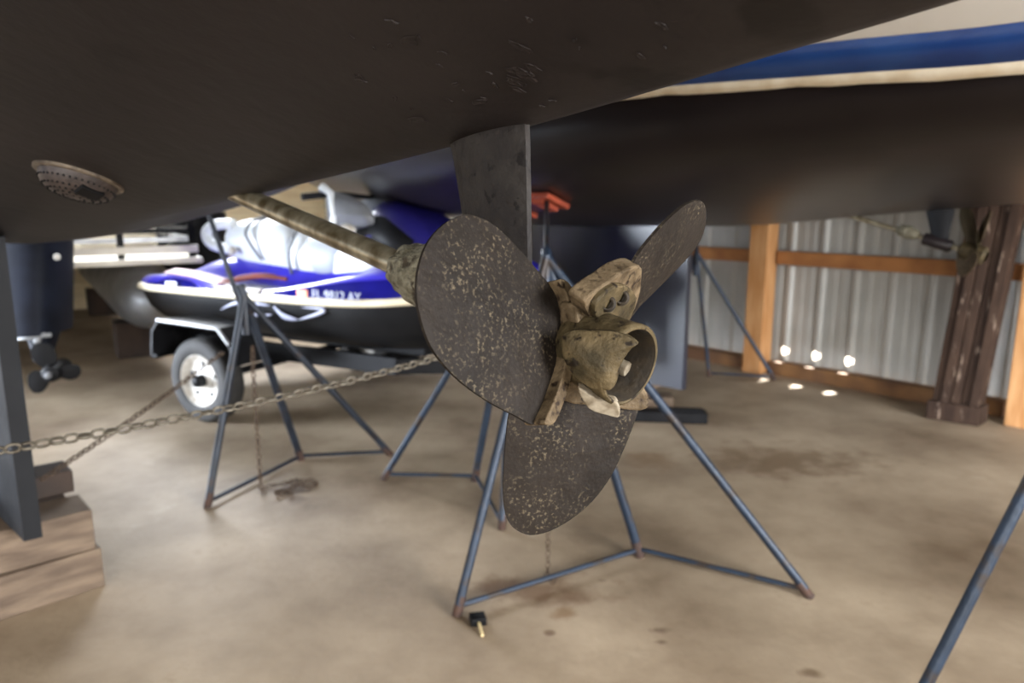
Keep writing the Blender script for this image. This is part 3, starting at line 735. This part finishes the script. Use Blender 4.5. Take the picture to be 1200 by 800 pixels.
# ================================================================ BROWN PILING LEANING AT THE WALL
pil = empty('wooden_piling', fl(1120, 492), 'weathered brown grooved timber column in front of the metal wall', 'column')
lt = BT(1.07, -3.95); rt = BT(.84, -3.99); lt2 = BT(.955, -4.0, 1.9); rt2 = BT(.72, -4.04, 1.9)
for i in range(5):
    u0, u1 = i/5, (i+.93)/5
    a, b = lt.lerp(rt, u0), lt.lerp(rt, u1); c_, d_ = lt2.lerp(rt2, u0), lt2.lerp(rt2, u1)
    dep = .10+.012*((i*7) % 3); off = N*(.012*((i*5) % 3))
    m_ = MB(); fr = [a+off+Z*.10, b+off+Z*.10, d_+off, c_+off]; m_.prism(fr, -N*dep)
    m_.build('plank', M['pile'], pil, bevel=.004)
m_ = MB(); m_.prism([lt-F*-.012+N*.04, rt-F*.012+N*.04, rt-F*.012-N*.10, lt+F*.012-N*.10], (0, 0, .105)); m_.build('base_block', M['pile'], pil, bevel=.006)

# ================================================================ JET SKI ON TRAILER
G1 = fl(157, 338, .68); G2 = fl(500, 366, .68); hx = (G2-G1); hx.z = 0; hx.normalize(); hn = V((-hx.y, hx.x, 0))
O = G1+hn*.55; O.z = 0
def J(x, y, z): return O+hx*x+hn*y+Z*z
XF = lambda p: J(p[0] if p[0] < 1.5 else 1.5+(p[0]-1.5)*.66, p[1], p[2])
ski = empty('jet_ski', O, 'blue and white jet ski with a silver-white seat, on its trailer', 'jet ski')
def loft(stations, closed_ring=False):
    """stations: (x, [(y,z),...] half section from side to centre); mirrored"""
    rows = []
    for x, sec in stations:
        half = [(x, -abs(y), z) for y, z in sec]
        other = [(x, abs(y), z) for y, z in reversed(sec)]
        if abs(sec[-1][0]) < 1e-6: other = other[1:]
        rows.append([V(p) for p in half+other])
    return rows
gw = [(0, .50), (.15, .545), (.8, .56), (1.6, .57), (2.1, .52), (2.5, .40), (2.8, .22), (2.93, .06)]
gz = [(0, .70), (1.6, .70), (2.3, .73), (2.93, .80)]
XS = [0, .06, .2, .4, .6, .8, 1.0, 1.2, 1.4, 1.6, 1.8, 2.0, 2.2, 2.4, 2.6, 2.75, 2.87, 2.93]
# lower hull
st = []
for x in XS:
    g = interp(gw, x); z_ = interp(gz, x); kz_ = interp([(0, .36), (1.8, .34), (2.5, .42), (2.93, .72)], x)
    st.append((x, [(g*.98, z_), (g*.97, z_-.05), (g*.9, z_-.13), (g*.72, kz_+.13), (g*.35, kz_+.05), (0, kz_)]))
m_ = MB(); r_ = loft(st); m_.grid(r_); m_.add(r_[0], [tuple(range(len(r_[0])))]); m_.build('lower_hull', M['skihull'], ski, xf=XF, sharp=1.4)
# deck (blue) with side panel, lip, footwell, pedestal
st = []
for x in XS:
    g = interp(gw, x); z_ = interp(gz, x)
    lip = interp([(0, .75), (.25, .775), (.5, .765), (.72, .72), (1.1, .73), (1.5, .80), (1.9, .84), (2.4, .85), (2.93, .82)], x)
    flo = interp([(0, .74), (.35, .70), (1.3, .66), (1.6, .80), (2.0, .93), (2.4, .93), (2.93, .83)], x)
    ped = interp([(0, .74), (.3, .86), (.6, .86), (1.3, .90), (1.6, 1.0), (2.0, 1.02), (2.4, .97), (2.93, .84)], x)
    st.append((x, [(g, z_+.005), (g*.985, (z_+lip)/2), (g*.93, lip), (g*.86, lip+.008), (g*.72, (flo+lip)/2 if x > 1.4 else flo), (g*.46, flo+(.0 if x < 1.4 else .04)), (g*.36, (flo+ped)/2), (g*.26, ped), (0, ped+.01)]))
m_ = MB(); r_ = loft(st); m_.grid(r_); m_.add(r_[0], [tuple(range(len(r_[0])))]); dko = m_.build('deck', M['ski_blue'], ski, xf=XF, sub=1, sharp=1.4)
# navy side panel with registration
m_ = MB(); rows = []
for i in range(60):
    x = .10+2.55*i/59; g = interp(gw, x); z_ = interp(gz, x)
    lip = interp([(0, .75), (.25, .775), (.5, .765), (.72, .72), (1.1, .73), (1.5, .80), (1.9, .84), (2.4, .85), (2.93, .82)], x)
    top = z_+(lip-z_)*.80 if x < .62 or x > .95 else z_+.018
    sh_ = math.sin(math.pi*min(1, max(0, (x-.10)/.55))) if x < .65 else 1
    rows.append([V((x, -(g+.006), z_+.008)), V((x, -(g*.985+.007), z_+(top-z_)*.5)), V((x, -(g*.955+.006), z_+.01+(top-z_-.01)*(sh_ if x < .65 else 1)))])
m_.grid(rows); m_.build('side_panel', M['ski_navy'], ski, xf=XF, label='navy side panel carrying the registration')
# rub rail
for sgn in (-1, 1):
    m_ = MB(); m_.tube([V((x, sgn*(interp(gw, x)+.004), interp(gz, x)-.006)) for x in [i*.06 for i in range(49)]], .021, 10)
    m_.build('rub_rail', M['cream'], ski, xf=XF)
m_ = MB(); m_.tube([V((-.004, y, .694)) for y in (-.5, -.25, 0, .25, .5)], .021, 10); m_.build('rub_rail', M['cream'], ski, xf=XF)
# seat: three swelling lobes
def seat_sec(x, w0, zt, zb):
    return (x, [(w0*.80, zb), (w0*1.0, zb+(zt-zb)*.30), (w0*1.02, zb+(zt-zb)*.6), (w0*.86, zb+(zt-zb)*.87), (w0*.5, zt-.008), (0, zt)])
def seat_part(name, xs, mt, lab=None, parent=None):
    m_ = MB(); r_ = loft([seat_sec(*q) for q in xs]); m_.grid(r_)
    for e in (0, -1): m_.add(r_[e], [tuple(range(len(r_[e])))])
    return m_.build(name, mt, parent or ski, xf=XF, sub=2, label=lab, sharp=3)
seat = seat_part('seat', [(.34, .14, 1.05, .88), (.40, .17, 1.09, .85), (.60, .19, 1.105, .83), (.82, .20, 1.09, .80), (1.0, .21, 1.03, .77), (1.15, .21, .985, .75), (1.28, .19, .97, .76), (1.42, .15, .99, .80), (1.48, .12, .98, .84)], M['ski_seat'], 'silver-white moulded seat')
seat_part('passenger_cushion', [(.60, .10, 1.08, .90), (.66, .205, 1.115, .86), (.82, .225, 1.11, .82), (.93, .222, 1.07, .80), (.98, .12, 1.0, .86)], M['ski_seat'], None, seat)
seat_part('rider_cushion', [(.98, .10, 1.0, .88), (1.04, .225, 1.03, .80), (1.15, .235, 1.01, .77), (1.28, .222, 1.0, .77), (1.36, .17, 1.0, .82), (1.42, .08, .97, .86)], M['ski_seat2'], None, seat)
for (x0_, zb_, zt_, w_, dx_) in ((.60, .87, 1.09, .215, .04), (.975, .80, 1.05, .23, -.02), (1.39, .80, .99, .18, .05)):
    m_ = MB(); m_.tube(catmull([V((x0_+dx_*2.2, -w_*.86, zb_-.02)), V((x0_+dx_, -w_*1.03, zb_+(zt_-zb_)*.35)), V((x0_, -w_*1.0, zb_+(zt_-zb_)*.66)), V((x0_, -w_*.72, zt_-.01)), V((x0_+dx_*.5, -w_*.3, zt_+.012))], 5, False), .009, 8); m_.build('seat_seam', M['grey'], seat, xf=XF)
m_ = MB(); m_.tube(catmull([V((.42, -.16, .90)), V((.26, -.17, .93)), V((.20, -.16, 1.0)), V((.27, -.15, 1.05)), V((.42, -.14, 1.06))], 5, False), .032, 12); m_.build('grab_handle', M['ski_seat'], ski, xf=XF, label='white rear grab handle')
MB().lathe(V((.46, -.205, .90)), V((0, -1, 0)), [(-.02, .022), (.008, .022), (.014, .012), (.015, 0)], 16).build('seat_latch', M['white'], ski, xf=XF)
# hood
hs = []
for x, w0, zt, zb in ((1.40, .15, 1.12, .86), (1.48, .22, 1.18, .85), (1.60, .26, 1.22, .85), (1.80, .27, 1.18, .86), (2.05, .27, 1.08, .86), (2.3, .24, .99, .85), (2.55, .17, .90, .84), (2.78, .07, .85, .82)):
    hs.append((x, [(w0*1.15, zb), (w0*1.05, zb+(zt-zb)*.5), (w0*.85, zb+(zt-zb)*.85), (w0*.45, zt), (0, zt-.012)]))
m_ = MB(); r_ = loft(hs); m_.grid(r_)
for e in (0, -1): m_.add(r_[e], [tuple(range(len(r_[e])))])
m_.build('hood', M['ski_hood'], ski, xf=XF, sub=1, sharp=3, label='deep blue sloping hood')
m_ = MB()
for sgn in (-1,):
    m_.grid([[V((1.38, sgn*.17, .98)), V((1.40, sgn*.20, 1.06)), V((1.46, sgn*.17, 1.12))], [V((1.75, sgn*.30, .95)), V((1.75, sgn*.285, 1.03)), V((1.75, sgn*.25, 1.11))], [V((2.05, sgn*.325, .90)), V((2.05, sgn*.31, .95)), V((2.05, sgn*.285, 1.0))]])
o_ = m_.build('side_vent', M['black'], ski, xf=XF); q = o_.modifiers.new('t', 'SOLIDIFY'); q.thickness = .015
# white-blue knee panel beside the shaft
m_ = MB(); m_.grid([[V((1.30, -.235, .80)), V((1.32, -.235, .90)), V((1.38, -.20, .98))], [V((1.6, -.33, .83)), V((1.6, -.31, .92)), V((1.6, -.26, 1.0))], [V((1.8, -.37, .86)), V((1.8, -.345, .91)), V((1.8, -.31, .96))]])
o_ = m_.build('knee_panel', M['ski_seat'], ski, xf=XF); q = o_.modifiers.new('t', 'SOLIDIFY'); q.thickness = .02
# steering pylon, handlebar, mirror
st = [(1.24, [(.05, 1.04), (.06, 1.10), (.04, 1.16), (0, 1.17)]), (1.36, [(.09, 1.02), (.10, 1.14), (.07, 1.22), (0, 1.24)]), (1.52, [(.09, 1.02), (.10, 1.12), (.06, 1.20), (0, 1.22)]), (1.62, [(.07, 1.04), (.07, 1.10), (.04, 1.15), (0, 1.16)])]
m_ = MB(); r_ = loft(st); m_.grid(r_)
for e in (0, -1): m_.add(r_[e], [tuple(range(len(r_[e])))])
pyl = m_.build('steering_cover', M['grey'], ski, xf=XF, sub=1, sharp=3)
m_ = MB(); m_.tube(catmull([V((1.22, -.36, 1.22)), V((1.30, -.2, 1.235)), V((1.38, -.06, 1.22)), V((1.38, .06, 1.22)), V((1.30, .2, 1.235)), V((1.22, .36, 1.22))], 4, False), .013, 10); m_.build('handlebar', M['black'], ski, xf=XF)
for s_ in (-1, 1):
    MB().tube([V((1.21, s_*.38, 1.219)), V((1.27, s_*.26, 1.232))], .019, 12).build('grip', M['black'], ski, xf=XF)
m_ = MB(); m_.grid([[V((1.30, -.22, 1.06)), V((1.34, -.30, 1.12)), V((1.28, -.26, 1.26))], [V((1.46, -.24, 1.07)), V((1.48, -.31, 1.12)), V((1.40, -.26, 1.23))], [V((1.62, -.22, 1.09)), V((1.66, -.27, 1.11)), V((1.56, -.22, 1.15))]])
o_ = m_.build('mirror', M['grey'], ski, xf=XF, label='grey mirror housing', sub=1); q = o_.modifiers.new('t', 'SOLIDIFY'); q.thickness = .03
m_ = MB(); m_.tube([V((1.30, -.28, 1.0)), V((1.36, -.30, 1.12)), V((1.34, -.30, 1.24)), V((1.28, -.30, 1.27))], [.022, .018, .02, .026], 10); m_.build('mirror_stalk', M['ski_seat'], ski, xf=XF)
MB().lathe(V((1.42, -.28, 1.03)), V((-.4, -1, .2)), [(-.03, .05), (0, .055), (.03, .04), (.042, 0)], 18).build('headlamp_cap', M['white'], ski, xf=XF)
# straps, mats, swoosh, sticker, lettering
m_ = MB(); rows = []
for i in range(16):
    x = .22+.5*i/15; a = math.sin(math.pi*i/15)
    rows.append([V((x, -.50-.02*a, .785-.04*(i/15)**2)), V((x, -.42, .80-.055*(i/15)**2))])
m_.grid(rows); o_ = m_.build('deck_stripe', M['pink'], ski, xf=XF); q = o_.modifiers.new('t', 'SOLIDIFY'); q.thickness = .006
m_ = MB(); m_.tube(catmull([V((.66, -.50, .735)), V((.76, -.44, .765)), V((.9, -.40, .785)), V((1.05, -.36, .77))], 5, False), [.012]*5+[.017]*8+[.012]*3, 8); m_.build('strap', M['redbrown'], ski, xf=XF, label='red-brown strap')
MB().box(V((.86, -.36, .70)), V((1, 0, 0)), V((0, 1, 0)), Z, .36, .10, .008).build('foot_mat', M['grey'], ski, xf=XF, bevel=.004)
MB().box(V((.90, -.545, .725)), V((1, 0, 0)), V((0, 1, 0)), Z, .14, .02, .008).build('deck_stripe', M['white'], ski, xf=XF)
MB().box(V((.36, -.571, .728)), V((1, 0, 0)), V((0, 1, 0)), V((0, .12, 1)).normalized(), .045, .003, .014).build('maker_badge', M['text'], ski, xf=XF)
MB().box(V((1.36, -.576, .728)), V((1, 0, 0)), V((0, 1, 0)), Z, .035, .003, .022).build('sticker', M['sticker'], ski, xf=XF, label='orange registration sticker')
def text(s, p, xa, ya, size, mt, parent, name, off=.0015):
    c = bpy.data.curves.new(name, 'FONT'); c.body = s; c.size = size; c.extrude = off; c.align_x = 'LEFT'
    tmp = bpy.data.objects.new('tmp', c); COL.objects.link(tmp)
    dg = bpy.context.evaluated_depsgraph_get(); me = bpy.data.meshes.new_from_object(tmp.evaluated_get(dg)); bpy.data.objects.remove(tmp)
    xa = V(xa).normalized(); za = xa.cross(V(ya)).normalized(); ya = za.cross(xa)
    Mx = Matrix((xa, ya, za)).transposed().to_4x4(); Mx.translation = p; me.transform(Mx)
    me.materials.clear(); me.materials.append(mt); return put(name, me, parent)
text('FL 9812 AY', J(1.43, -.582, .710), hx, Z, .066, M['text'], ski, 'registration_lettering')
# logo swoosh on the black hull
m_ = MB()
def sw(pts, w0):
    rows = []
    for i, (x, z_) in enumerate(catmull(pts, 5, False)):
        u = i/((len(pts)-1)*5); wv = w0*math.sin(math.pi*(u*.96+.02))
        g = interp(gw, x); yy = -(g*.985+.012); 
        rows.append([V((x, yy+(.70-z_)*.22, z_-wv)), V((x, yy+(.70-z_-wv)*.22, z_+wv))])
    m_.grid(rows)
sw([(.72, .60), (.85, .645), (1.0, .655), (1.12, .65)], .011); sw([(1.0, .65), (.93, .615), (1.0, .59), (1.12, .60)], .011); sw([(1.14, .65), (1.2, .60), (1.3, .585)], .016); sw([(1.3, .585), (1.42, .62), (1.5, .655), (1.34, .655)], .010)
o_ = m_.build('hull_logo', M['text'], ski, xf=XF, label='silver swoosh emblem on the black lower hull'); q = o_.modifiers.new('t', 'SOLIDIFY'); q.thickness = .004

# trailer
trl = empty('boat_trailer', J(.9, 0, 0), 'black single-axle trailer with white wheels under the jet ski', 'trailer')
wc = fl(247, 492)+hn*.0; wl = (wc-O).dot(hx); wy = (wc-O).dot(hn); print('wheel x,y', wl, wy)
RW = .235
def wheel(x, y, sgn):
    c_ = V((x, y, RW)); ax = V((0, sgn, 0))
    ty = MB().lathe(c_, ax, [(-.065, .14), (-.065, .19), (-.06, .215), (-.045, .232), (0, RW), (.045, .232), (.06, .215), (.065, .19), (.06, .148), (.05, .14)], 40).build('tyre', M['tyre'], trl, xf=XF)
    rm = MB().lathe(c_, ax, [(.055, .148), (.06, .142), (.05, .136), (.03, .12), (.02, .09), (.034, .06), (.036, .0)], 36).build('rim', M['white'], trl, xf=XF, label='white painted rim')
    cap = MB().lathe(c_, ax, [(.03, .035), (.075, .033), (.085, .026), (.088, 0)], 18).build('hub_cap', M['black'], rm, xf=XF)
    h_ = MB()
    for k_ in range(5):
        a = 2*math.pi*k_/5+.3; h_.lathe(c_+V((math.cos(a)*.095, 0, math.sin(a)*.095)), ax, [(.015, .012), (.027, .012), (.028, 0)], 10)
    h_.build('rim_slot', M['black'], rm, xf=XF)
    fd = MB(); rows = []
    for a in (-25, 0, 40, 70, 90, 110, 140, 175, 180): pass
    prof = [(-.32, .36), (-.30, .50), (-.24, .56), (.22, .55), (.30, .47), (.34, .36)]
    rows = [[V((x+px_, y-sgn*.12, z_)), V((x+px_, y+sgn*.10, z_))] for px_, z_ in prof]
    fd.grid(rows, smooth=False); fo = fd.build('fender', M['black'], trl, xf=XF); q = fo.modifiers.new('t', 'SOLIDIFY'); q.thickness = .012
    m_ = MB(); m_.tube([V((x+px_, y+sgn*.10, z_)) for px_, z_ in prof[2:5]], .010, 8); m_.build('fender_trim', M['alu'], trl, xf=XF)
wheel(wl, wy, -1); wheel(wl, -wy+.0, 1)
MB().tube([V((wl, wy, RW)), V((wl, -wy, RW))], .022, 10).build('axle', M['black'], trl, xf=XF)
for sgn in (-1, 1):
    MB().bar(V((wl-.45, sgn*.40, .36)), V((2.0, sgn*.40, .36)), .05, .09).build('side_rail', M['black'], trl, xf=XF, bevel=.004)
    MB().bar(V((2.0, sgn*.40, .36)), V((3.0, 0, .36)), .05, .08).build('drawbar', M['black'], trl, xf=XF, bevel=.004)
    MB().bar(V((.2, sgn*.24, .44)), V((2.1, sgn*.22, .42)), .09, .06).build('bunk', M['black'], trl, xf=XF, bevel=.006)
    MB().bar(V((wl-.32, sgn*.66, .44)), V((wl-.32, sgn*.54, .44)), .07, .10).build('tail_lamp_box', M['black'], trl, xf=XF, bevel=.004)
    MB().box(V((wl-.375, sgn*.66, .46)), V((1, 0, 0)), V((0, 1, 0)), Z, .018, .04, .026).build('tail_lamp', M['lens'], trl, xf=XF, bevel=.004)
MB().bar(V((wl-.42, -.70, .36)), V((wl-.42, .70, .36)), .05, .09).build('crossmember', M['black'], trl, xf=XF, bevel=.004)
MB().bar(V((1.7, -.42, .34)), V((1.7, .42, .34)), .05, .07).build('crossmember', M['black'], trl, xf=XF, bevel=.004)
MB().bar(V((2.95, 0, .36)), V((2.95, 0, .80)), .06, .06).build('winch_post', M['black'], trl, xf=XF, bevel=.004)

# ================================================================ OUTBOARD (left, behind the keel)
ob = empty('outboard_motor', fl(50, 470), 'dark navy outboard motor with a black three-bladed propeller, at the left edge', 'outboard motor')
dO = 4.35
def WO(px, py, dd=0): return W(px, py, dO+dd)
def lump(rows_px, depth, name, mt, parent, label=None, sub=2):
    m_ = MB(); rows = []
    for (py, xa, xb) in rows_px:
        a, b = WO(xa, py), WO(xb, py); c_ = (a+b)/2; hw = (b-a).length/2; ring = []
        for k_ in range(16):
            an = 2*math.pi*k_/16; cx = math.copysign(abs(math.cos(an))**.6, math.cos(an)); cy = math.copysign(abs(math.sin(an))**.6, math.sin(an))
            ring.append(c_+V((cx*hw, cy*depth, 0)))
        rows.append(ring)
    m_.grid(rows, closed=True); m_.add(rows[0], [tuple(range(16))]); m_.add(rows[-1], [tuple(range(16))])
    return m_.build(name, mt, parent, label=label, sub=1, sharp=3)
lump([(262, -2, 74), (280, -6, 76), (320, -4, 76), (350, 2, 75), (380, 12, 74), (388, 16, 73)], .20, 'cowling', M['navy'], ob)
lump([(385, 30, 70), (398, 38, 64), (412, 44, 58), (420, 46, 56)], .08, 'leg', M['navy'], ob)
c_ = WO(67, 301, -.2); MB().lathe(c_, -ray(67, 301), [(0, .018), (.012, .016), (.014, 0)], 14).build('cowling_latch', M['white'], ob)
for (x, y, r) in ((47, 385, .020), (52, 392, .014), (44, 399, .016)):
    MB().lathe(WO(x, y, -.13), V((.3, -1, 0)), [(-.02, r), (.02, r), (.028, 0)], 14).build('bracket_bolt', M['alu'], ob)
MB().tube([WO(22, 397, -.1), WO(46, 394, -.14), WO(60, 392, -.1)], .012, 8).build('tie_bar', M['alu'], ob)
pc = WO(62, 436, -.16); ax = V((.15, -1, -.05)).normalized()
op = MB().lathe(pc, ax, [(-.20, .02), (-.15, .045), (-.02, .05), (.04, .046), (.05, .03), (.05, 0)], 24).build('propeller', M['black'], ob, label='black three-bladed propeller')
MB().lathe(pc, ax, [(.05, .018), (.075, .016), (.08, 0)], 12).build('propeller_nut', M['grey'], op)
for pts in ([(58, 430), (48, 430), (38, 420), (36, 409), (44, 402), (56, 403), (65, 411), (66, 424)], [(60, 440), (52, 436), (40, 434), (33, 440), (33, 452), (40, 460), (50, 459), (57, 450)], [(68, 432), (78, 428), (90, 427), (95, 433), (92, 441), (82, 445), (70, 441)]):
    blade('blade', pts, pc, (ax*1+V((.1, 0, .1))).normalized(), .012, M['black'], parent=op, rings=5, kk=3)

# ================================================================ PONTOON BOAT far left
pt_ = empty('pontoon_boat', fl(150, 385), 'aluminium pontoon boat with dark rails, far left behind the jet ski', 'pontoon boat')
a0 = W(176, 346, 5.3); dirp = V((-.55, .83, 0)).normalized(); sp = V((dirp.y, -dirp.x, 0))
def PO(x, y, z): return V((a0.x, a0.y, 0))+dirp*x-sp*y+Z*z
for y in (0.0, 1.7):
    lg = MB().lathe(PO(0, y, .52), dirp, [(-.34, .03), (-.30, .09), (-.2, .17), (0, .225), (.3, .24), (4.2, .24), (4.2, 0)], 32).build('pontoon', M['alu'], pt_)
    m_ = MB()
    for xx in (.5, 1.6, 2.7): m_.box(PO(xx, y, .77), dirp, sp, Z, .12, .06, .05)
    m_.build('pontoon_bracket', M['alu'], lg)
MB().box(PO(1.9, .85, .80), dirp, sp, Z, 2.3, 1.15, .02).build('deck', M['alu_white'], pt_, bevel=.01)
MB().box(PO(-.4, .85, .88), sp, dirp, Z, 1.12, .02, .025).build('deck_trim', M['alu_white'], pt_, bevel=.005)
for y0, y1, x0, x1 in ((-.25, -.25, -.3, 4.1), (1.95, 1.95, -.3, 4.1), (-.25, 1.95, -.3, -.3)):
    a, b = PO(x0, y0, 0), PO(x1, y1, 0); n_ = 5
    for k_ in range(n_+1):
        p = a.lerp(b, k_/n_); MB().bar(p+Z*.82, p+Z*1.06, .04, .04, up=dirp).build('rail_post', M['black'], pt_)
    for z_ in (.94, 1.0, 1.06): MB().bar(a+Z*z_, b+Z*z_, .03, .03).build('rail', M['black'] if z_ != .94 else M['alu'], pt_)
MB().box(PO(1.2, .1, .92), dirp, sp, Z, .5, .28, .10).build('bench', M['alu_white'], pt_, bevel=.04)
MB().box(PO(1.8, 1.3, .92), dirp, sp, Z, .5, .28, .10).build('bench', M['alu_white'], pt_, bevel=.04)
for x in (.6, 3.2):
    for y in (0, 1.7):
        MB().box(PO(x, y, .14), dirp, sp, Z, .12, .2, .139).build('crib_block', M['timber_dark'], pt_, bevel=.006)
# dark drum behind the jet ski
bp_ = W(222, 300, 6.7); 
MB_ = MB(); MB_.lathe(V((bp_.x, bp_.y, 0)), Z, [(0.001, 0), (0.001, .33), (.03, .34), (.3, .335), (.33, .35), (.36, .335), (.62, .335), (.65, .35), (.68, .335), (1.05, .335), (1.10, .33), (1.10, .31), (1.08, .30), (1.08, 0)], 32)
tag(MB_.build('storage_drum', M['black']), 'black drum standing behind the rear of the jet ski', 'drum')
# small bits around the tyre: pallet of grey-brown sacks under the pontoon boat bow
sk = fl(165, 405)
m_ = MB(); m_.box(sk+Z*.08+V((0, .5, 0)), V((1, 0, 0)), V((0, 1, 0)), Z, .35, .2, .079)
tag(m_.build('timber_crate', M['timber_dark'], None, bevel=.02), 'low brown wooden crate under the pontoon boat bow', 'crate')
